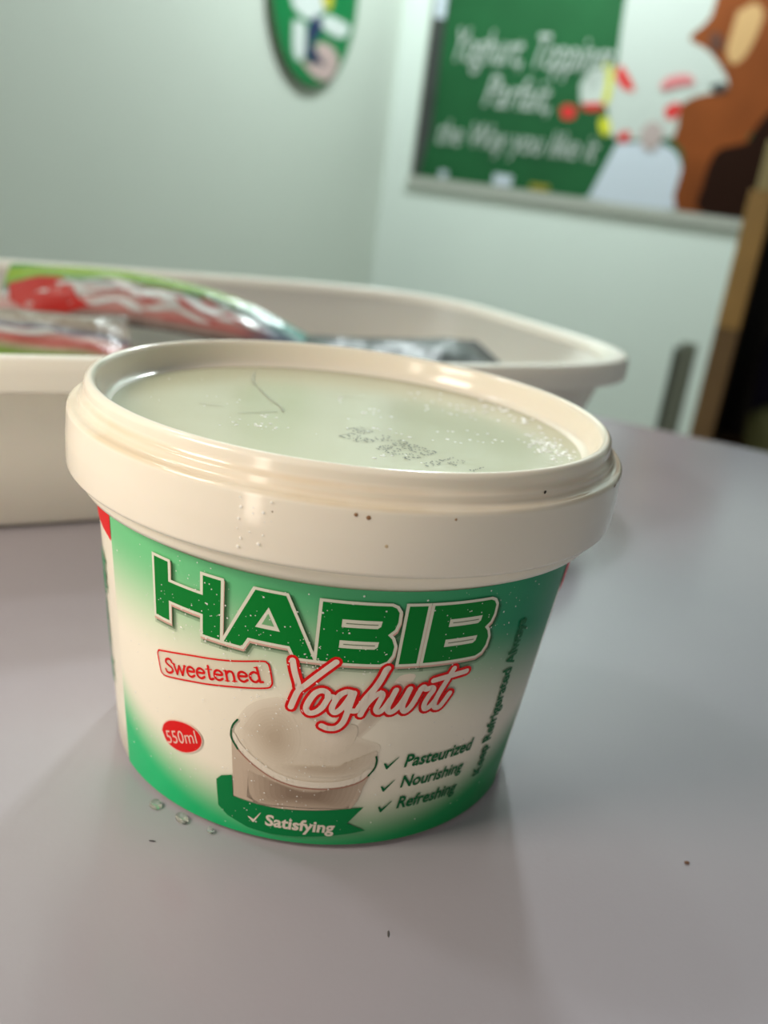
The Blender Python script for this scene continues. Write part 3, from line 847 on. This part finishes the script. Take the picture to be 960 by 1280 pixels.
def pouch(name, centre, axis, side, L_, W_, T_, m, label_, seed, prints=(), bend=0.0, taper=0.0):
    """pillow pack: axis = long direction, side = direction of its width"""
    ax = Vector(axis).normalized(); nn = ax.cross(Vector(side)).normalized(); sd_ = nn.cross(ax).normalized()
    root = empty(name, centre)
    nu, nv = 44, 22
    r_ = random.Random(seed); ph = [r_.uniform(0, 6) for _ in range(6)]
    def pt(u, v, top):
        seal = max(0, 1 - ((abs(u) - .0) / .93) ** 6) if abs(u) < .93 else 0
        bulge = seal * max(0, 1 - abs(v) ** 3.5)
        wr = .12 * math.sin(5 * u + 3 * v + ph[0]) * math.sin(5 * v + ph[1]) + .06 * math.sin(11 * u - 5 * v + ph[2]) + .03 * math.sin(21 * u + 9 * v + ph[3])
        h_ = T_ * bulge * (1 + wr) * (1 if top else -.7) + T_ * .12 * math.sin(4 * u + ph[4]) * (1 - seal)
        wd = W_ * (1 - .10 * seal * (1 - .5 * abs(u))) * (1 + .02 * math.sin(9 * u + ph[5])) * (1 - taper * max(0, u) ** 1.5)
        return ax * (u * L_) + sd_ * (v * wd) + nn * (h_ + .00012 * (1 if top else -1)) + Vector((0, 0, bend * (1 - u * u)))
    def sheet(top):
        vs, fs, uvs = [], [], []
        for j in range(nv + 1):
            for i in range(nu + 1):
                vs.append(pt(-1 + 2 * i / nu, -1 + 2 * j / nv, top)); uvs.append((i / nu, j / nv))
        for j in range(nv):
            for i in range(nu):
                a = j * (nu + 1) + i; q = (a, a + 1, a + nu + 2, a + nu + 1)
                fs.append(q if top else q[::-1])
        o = mesh('front_film' if top else 'back_film', vs, fs, m, root, True)
        ul_ = o.data.uv_layers.new(name='print')
        for lp_ in o.data.loops: ul_.data[lp_.index].uv = uvs[lp_.vertex_index]
        return o
    fr = sheet(True); sheet(False)
    for nm, F, pm in prints:            # flat prints given in u,v of the front film
        bm = slice_flat(F, .06)
        for v in bm.verts:
            p0 = pt(v.co.x, v.co.y, True)
            v.co = p0 + nn * .0004
        me = bpy.data.meshes.new(nm); bm.to_mesh(me); bm.free(); me.materials.append(pm)
        link(bpy.data.objects.new(nm, me), fr)
    tag(root, label_, 'pouch', 'shiny pouches in the cream tray')
    return root
P_RED = mat('pouch_red', (196, 44, 34), .25, .6); P_WHT = mat('pouch_white', (214, 214, 210), .25, .6); P_PNK = mat('pouch_pink', (190, 96, 92), .25, .6)
badge = Flat().poly([(-.97, .30), (-.93, -.30), (-.80, -.80), (-.58, -.86), (-.44, -.70), (-.54, -.45), (-.58, -.05), (-.66, .26), (-.80, .34)])
rnd = random.Random(9)
swirl = Flat()
for pts, hw in (([(-.74, -.20), (-.62, .08), (-.50, -.30), (-.36, -.05)], .05), ([(-.30, .15), (-.18, -.25), (-.06, .05), (.02, -.35)], .05), ([(.12, .0), (.22, -.35), (.34, -.05)], .05), ([(-.1, -.60), (.05, -.45), (.22, -.65)], .045), ([(-.44, -.60), (-.3, -.40), (-.18, -.68)], .045), ([(.36, -.45), (.46, -.2), (.54, -.5)], .04), ([(-.50, .18), (-.36, .26), (-.2, .2)], .03)):
    swirl.ribbon(pts, hw, 4)
redsw = Flat()
for pts, hw in (([(-.40, .22), (-.15, .16), (.06, .18)], .025), ([(-.44, -.25), (-.28, -.10), (-.1, -.42)], .035), ([(.06, -.10), (.16, -.40), (.28, -.58)], .035), ([(.22, .10), (.34, -.12), (.44, -.40)], .035), ([(.0, -.75), (.25, -.70), (.5, -.72)], .03)):
    redsw.ribbon(pts, hw, 4)
M_P1 = pouch_material('pouch_film_red', 'red'); M_P2 = pouch_material('pouch_film_low', 'low'); M_P3 = pouch_material('pouch_film_dark', 'dark'); M_P4 = pouch_material('pouch_film_brown', 'brown')
pouch('snack_pouch', (-.094, .255, .0470), (.145, .030, -.014), (-.05, .90, .42), .076, .0245, .0050, M_P1,
      'topmost pouch with red badge and lime green edge in the tray', 2, (('red_badge', badge, P_RED), ('red_print', redsw, P_PNK), ('white_print', swirl, P_WHT)), .0100, .6)
sw2 = Flat()
for pts, hw in (([(-.2, -.2), (0, -.05), (.2, -.2), (.4, -.05)], .06), ([(-.6, -.1), (-.45, -.25), (-.3, -.1)], .05)): sw2.ribbon(pts, hw, 4)
pouch('snack_pouch', (-.152, .188, .0450), (.14, .050, -.004), (-.25, .85, .42), .056, .022, .0050, M_P2,
      'lower pouch with green bottom band against the near tray rim', 5, (('white_print', sw2, P_WHT),))
pouch('snack_pouch', (-.075, .212, .0325), (.15, .07, -.006), (-.35, .9, .12), .088, .036, .0045, M_P4,
      'dark brown pouch underneath the red-badged pouch in the tray', 8)
pouch('snack_pouch', (.022, .277, .0385), (.13, .060, .004), (-.35, .85, .22), .064, .034, .0065, M_P3,
      'blackish pouch nearest the right end of the tray', 12)
pouch('snack_pouch', (-.155, .200, .0165), (.15, .085, 0), (-.5, .86, .05), .080, .048, .0075, M_P4,
      'dark pouch lying flat at the bottom of the tray under the others', 15)
pouch('snack_pouch', (.0, .271, .0165), (.15, .085, 0), (-.5, .86, .05), .070, .048, .0080, M_P3,
      'dark pouch lying flat on the tray floor below the blackish pouch', 17)

# ------------------------------------------------------------------ round sign on the left wall
def on_left(s, z, off): p = K - UL * s + UR * off; return (p.x, p.y, z)
def on_right(s, z, off): p = K + UR * s - UL * off; return (p.x, p.y, z)
def plate(name, pts, off0, off1, m, parent, fn, flip=False):
    n_ = len(pts)
    a = sum(pts[i][0] * pts[(i + 1) % n_][1] - pts[(i + 1) % n_][0] * pts[i][1] for i in range(n_))
    if a < 0: pts = pts[::-1]
    vs = [fn(s, z, off1) for s, z in pts] + [fn(s, z, off0) for s, z in pts]
    tri = tessellate_polygon([[Vector((s, z, 0)) for s, z in pts]])
    fs = [tuple(t) for t in tri] + [tuple(i + n_ for i in reversed(t)) for t in tri] + [(i, i + n_, (i + 1) % n_ + n_, (i + 1) % n_) for i in range(n_)]
    bm = bmesh.new(); vv = [bm.verts.new(v) for v in vs]
    for f in fs:
        try: bm.faces.new([vv[i] for i in f])
        except ValueError: pass
    return bobj(name, bm, m, parent)
def blob(pts, k=4): return [(v.x, v.y) for v in catmull(list(pts) + [pts[0]], k)[:-1]]
sign = empty('round_sign'); tag(sign, 'round green sign with white and navy emblem on the left wall', 'sign')
SG = mat('sign_green', (20, 128, 70), .3); SW_ = mat('sign_white', (222, 230, 226), .4); SN = mat('sign_navy', (44, 52, 96), .4)
SY = mat('sign_yellow', (206, 196, 50), .4); SP = mat('sign_pink', (206, 180, 176), .4); SB = mat('sign_rim', (90, 110, 84), .4)
cs, cz, cr0 = .590, .575, .238
ring = [(cs + cr0 * math.cos(2 * math.pi * i / 72), cz + cr0 * math.sin(2 * math.pi * i / 72)) for i in range(72)]
ring2 = [(cs + (cr0 - .008) * math.cos(2 * math.pi * i / 72), cz + (cr0 - .008) * math.sin(2 * math.pi * i / 72)) for i in range(72)]
plate('sign_rim', ring, .002, .014, SB, sign, on_left)
plate('sign_face', ring2, .014, .016, SG, sign, on_left)
EMB = {'head': ([(0.732, 0.553), (0.70, .62), (.60, .66), (0.55, 0.60), (0.541, 0.554), (0.559, 0.519), (0.612, 0.494), (0.676, 0.496), (0.717, 0.511)], SW_),
       'left': ([(0.706, 0.476), (0.649, 0.480), (0.634, 0.445), (0.634, 0.407), (0.663, 0.391), (0.694, 0.411)], SW_),
       'low': ([(0.655, 0.393), (0.566, 0.399), (0.460, 0.435), (0.438, 0.420), (0.481, 0.372), (0.568, 0.366)], SP),
       'arm': ([(0.557, 0.508), (0.517, 0.523), (0.398, 0.520), (0.427, 0.485), (0.507, 0.482), (0.553, 0.491)], SW_),
       'pink': ([(0.584, 0.440), (0.536, 0.455), (0.463, 0.446), (0.483, 0.416), (0.544, 0.414)], SP),
       'yellow': ([(0.575, 0.563), (0.516, 0.578), (0.516, 0.540), (0.546, 0.535)], SY),
       'navy': ([(0.591, 0.511), (0.560, 0.504), (0.565, 0.471), (0.600, 0.437), (0.543, 0.410), (0.524, 0.402), (0.575, 0.402), (0.626, 0.408), (0.625, 0.440), (0.624, 0.478)], SN)}
for i, (k_, (pts, m_)) in enumerate(EMB.items()):
    plate('emblem_shape', blob(pts), .016, .0165 + .0004 * i, m_, sign, on_left)

# ------------------------------------------------------------------ poster on the right wall
poster = empty('poster'); tag(poster, 'large green poster with white wording and a picture of a face on the right wall', 'poster')
PG = mat('poster_green', (30, 88, 50), .5, .2, var=(5, .35)); PF = mat('poster_frame', (176, 180, 170), .5)
def rect(s0, s1, z0, z1): return [(s0, z0), (s1, z0), (s1, z1), (s0, z1)]
S0, S1, ZB, ZT = .098, 1.24, .158, .98
plate('backing', rect(S0, S1, ZB, ZT), .001, .012, PF, poster, on_right)
plate('print_panel', rect(S0 + .006, S1 - .006, ZB + .006, ZT - .006), .012, .0135, PG, poster, on_right)
plate('bottom_rail', rect(S0 - .004, S1 + .004, ZB - .022, ZB + .004), .001, .018, PF, poster, on_right)
PW = mat('poster_white', (188, 197, 190), .5, .2); PSK = mat('poster_skin', (126, 66, 28), .6, .15, var=(5, .6)); PCH = mat('poster_cheek', (190, 152, 100), .5)
PHR = mat('poster_hair', (38, 20, 12), .7, .08); PDR = mat('poster_dress', (196, 206, 216), .4); PRD = mat('poster_red', (206, 40, 40), .4)
PYL = mat('poster_yellow', (206, 206, 40), .4); PGY = mat('poster_grey', (176, 160, 156), .4); PDK = mat('poster_dark', (58, 62, 60), .4, var=(9, .5)); PEY = mat('poster_eye', (84, 48, 32), .4)
PIC = [
 ('picture_ground', [(0.669,0.96),(1.22,.96),(1.22,.45),(1.0,.42),(0.930,0.39),(0.90,0.37),(0.877,0.353),(0.730,0.338),(0.701,0.383),(0.674,0.463),(0.691,0.534),(0.684,0.635)], PW),
 ('picture_dress', [(0.736,0.324),(0.819,0.336),(0.883,0.331),(0.930,0.288),(0.938,0.166),(0.685,0.166),(0.686,0.175)], PDR),
 ('picture_face', [(0.925,0.80),(1.23,0.80),(1.23,0.426),(1.105,0.399),(1.099,0.330),(1.116,0.166),(0.944,0.166),(0.936,0.289),(0.920,0.329),(0.894,0.349),(0.897,0.390),(0.894,0.442),(0.935,0.471),(1.001,0.490),(0.999,0.524),(0.937,0.585),(0.877,0.614),(0.922,0.671)], PSK),
 ('picture_cheek', [(0.988,0.685),(1.027,0.708),(1.054,0.689),(1.054,0.646),(1.036,0.581),(1.008,0.557),(0.984,0.583),(0.984,0.631)], PCH),
 ('picture_hair', [(1.23,0.50),(1.142,0.458),(1.105,0.399),(1.091,0.364),(1.026,0.340),(1.007,0.297),(1.003,0.238),(1.016,0.166),(1.23,0.166)], PHR),
 ('picture_fruit', [(0.697,0.531),(0.715,0.524),(0.757,0.473),(0.726,0.470),(0.696,0.500)], PRD),
 ('picture_fruit', [(0.853,0.432),(0.880,0.449),(0.895,0.436),(0.884,0.406),(0.859,0.407)], PRD),
 ('picture_fruit', [(0.552,0.405),(0.570,0.416),(0.594,0.409),(0.599,0.386),(0.578,0.375),(0.558,0.382)], PRD),
 ('picture_fruit', [(0.734,0.348),(0.756,0.362),(0.771,0.352),(0.760,0.330),(0.741,0.331)], PRD),
 ('picture_cup', [(0.597,0.474),(0.622,0.511),(0.663,0.514),(0.683,0.435),(0.648,0.420),(0.611,0.422)], PW),
 ('picture_fruit', [(0.611,0.422),(0.672,0.428),(0.669,0.410),(0.625,0.405)], PRD),
 ('picture_leaf', [(0.653,0.531),(0.678,0.533),(0.689,0.499),(0.688,0.429),(0.671,0.434),(0.672,0.486)], PYL),
 ('picture_leaf', [(0.672,0.381),(0.689,0.394),(0.711,0.366),(0.703,0.342),(0.682,0.352)], PYL),
 ('picture_eye', [(0.928,0.622),(0.943,0.634),(0.967,0.619),(0.970,0.593),(0.949,0.586),(0.934,0.598)], PEY),
 ('picture_lip', [(0.958,0.498),(0.996,0.510),(1.007,0.491),(0.980,0.480)], PDK),
 ('picture_hand', [(0.799,0.369),(0.825,0.395),(0.860,0.375),(0.857,0.334),(0.831,0.313),(0.802,0.340)], PGY),
 ('picture_fruit', [(0.825,0.487),(0.847,0.512),(0.899,0.521),(0.916,0.500),(0.882,0.492),(0.837,0.477)], mat('poster_rose', (206, 120, 124), .4)),
 ('picture_border', [(0.106,.168),(.128,.168),(.150,.30),(.148,.60),(.150,.96),(.106,.96)], PDK),
 ('picture_dots', [(.20,.168),(.225,.168),(.225,.19),(.20,.19)], PDR),
 ('picture_dots', [(.38,.168),(.44,.168),(.44,.20),(.38,.20)], PDR),
 ('picture_dots', [(.50,.168),(.56,.168),(.56,.185),(.50,.185)], mat('poster_olive', (150, 140, 40), .4)),
 ('picture_border', [(.112,.62),(.146,.62),(.146,.96),(.112,.96)], PDR),
]
for i, (nm, pts, m_) in enumerate(PIC):
    plate(nm, pts if nm in ('picture_border', 'picture_dots') else blob(pts, 3), .0135, .0140 + .0003 * i, m_, poster, on_right)
def wording(s, s0, s1, z, cap):
    F = text_on(s, (s0, z), (s1, z), (s0 + cap * .22, z + cap), .0)
    vs = [on_right(x, y, .0215) for x, y in F.v]
    mesh('wording', vs, F.f, PW, poster)
wording('Yoghurt, Toppings', .180, .672, .505, .092)
wording('Parfait,', .310, .520, .388, .088)
wording('the Way you like it', .170, .680, .268, .070)

# ------------------------------------------------------------------ wooden rack, upright and things beyond the table
rack = empty('wooden_rack', (.588, 1.294, FLOOR), tang)
tag(rack, 'wooden rack with tan corner post and dark back at the right edge', 'rack')
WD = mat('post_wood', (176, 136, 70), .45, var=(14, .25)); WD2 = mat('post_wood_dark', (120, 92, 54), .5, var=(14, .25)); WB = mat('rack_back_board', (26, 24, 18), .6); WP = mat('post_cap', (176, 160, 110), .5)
zz_ = lambda z: z - FLOOR
bobj('post', box(-.018, .018, -.0145, .0145, zz_(-.02), zz_(.19), .002), WD, rack)
bobj('side_board', box(.004, .016, .0145, .36, .05, zz_(.30)), WB, rack)
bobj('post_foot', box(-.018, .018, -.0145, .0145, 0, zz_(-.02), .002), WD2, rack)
bobj('post_cap', box(-.010, .05, -.0145, .0145, zz_(.19), zz_(.262), .002), WP, rack)
bobj('post', box(.52, .549, -.0145, .0145, 0, zz_(.26), .002), WD2, rack)
bobj('post', box(.016, .045, .33, .36, 0, zz_(.36), .002), WB, rack)
bobj('post', box(.52, .549, .33, .36, 0, zz_(.36), .002), WB, rack)
bobj('back_board', box(.012, .549, .36, .372, .05, zz_(.36)), WB, rack)
for z in (.12, zz_(-.27)):
    bobj('shelf', box(.018, .52, .0, .33, z, z + .015), WD2, rack)
def sack(name, s, t, w_, d_, h_, rgb, label_, cat):
    bm = bmesh.new(); bmesh.ops.create_uvsphere(bm, u_segments=28, v_segments=18, radius=1)
    r_ = random.Random(int(s * 1000))
    for v in bm.verts:
        x, y, z = v.co
        f = 1 + .06 * math.sin(6 * x + 4 * z) * math.cos(5 * y)
        sq = lambda q, e: math.copysign(abs(q) ** e, q)
        v.co = Vector((sq(x, .7) * w_ * f, sq(y, .7) * d_ * f, (sq(z, .6) * .5 + .5) * h_))
    o = bobj(name, bm, mat(name + '_cloth', rgb, .7, bump=(60, .4, .01)), None, True)
    p = Vector((.588, 1.294, 0)) + UR * s + UL * t
    o.location = (p.x, p.y, -.255); o.rotation_euler = (0, 0, tang)
    tag(o, label_, cat)
sack('olive_sack', .15, .10, .085, .06, .115, (92, 94, 56), 'olive green sack on the rack shelf behind the table edge', 'sack')
sack('navy_bag', .16, .25, .10, .06, .27, (26, 24, 46), 'dark navy bag behind the olive sack on the rack', 'bag')

bar = empty('upright_bar', (.640, 1.595, FLOOR), tang)
tag(bar, 'slim grey-green upright bar standing behind the table, left of the wooden post', 'bar')
bobj('bar_post', box(-.016, .016, -.008, .008, .01, zz_(-.088), .003), mat('bar_grey', (122, 130, 116), .5), bar)
bobj('bar_side', box(-.026, -.016, -.008, .008, .01, zz_(-.10), .002), mat('bar_dark', (74, 84, 76), .5), bar)
bobj('bar_base', box(-.05, .05, -.05, .05, 0, .012, .003), mat('bar_base_paint', (74, 84, 76), .5), bar)
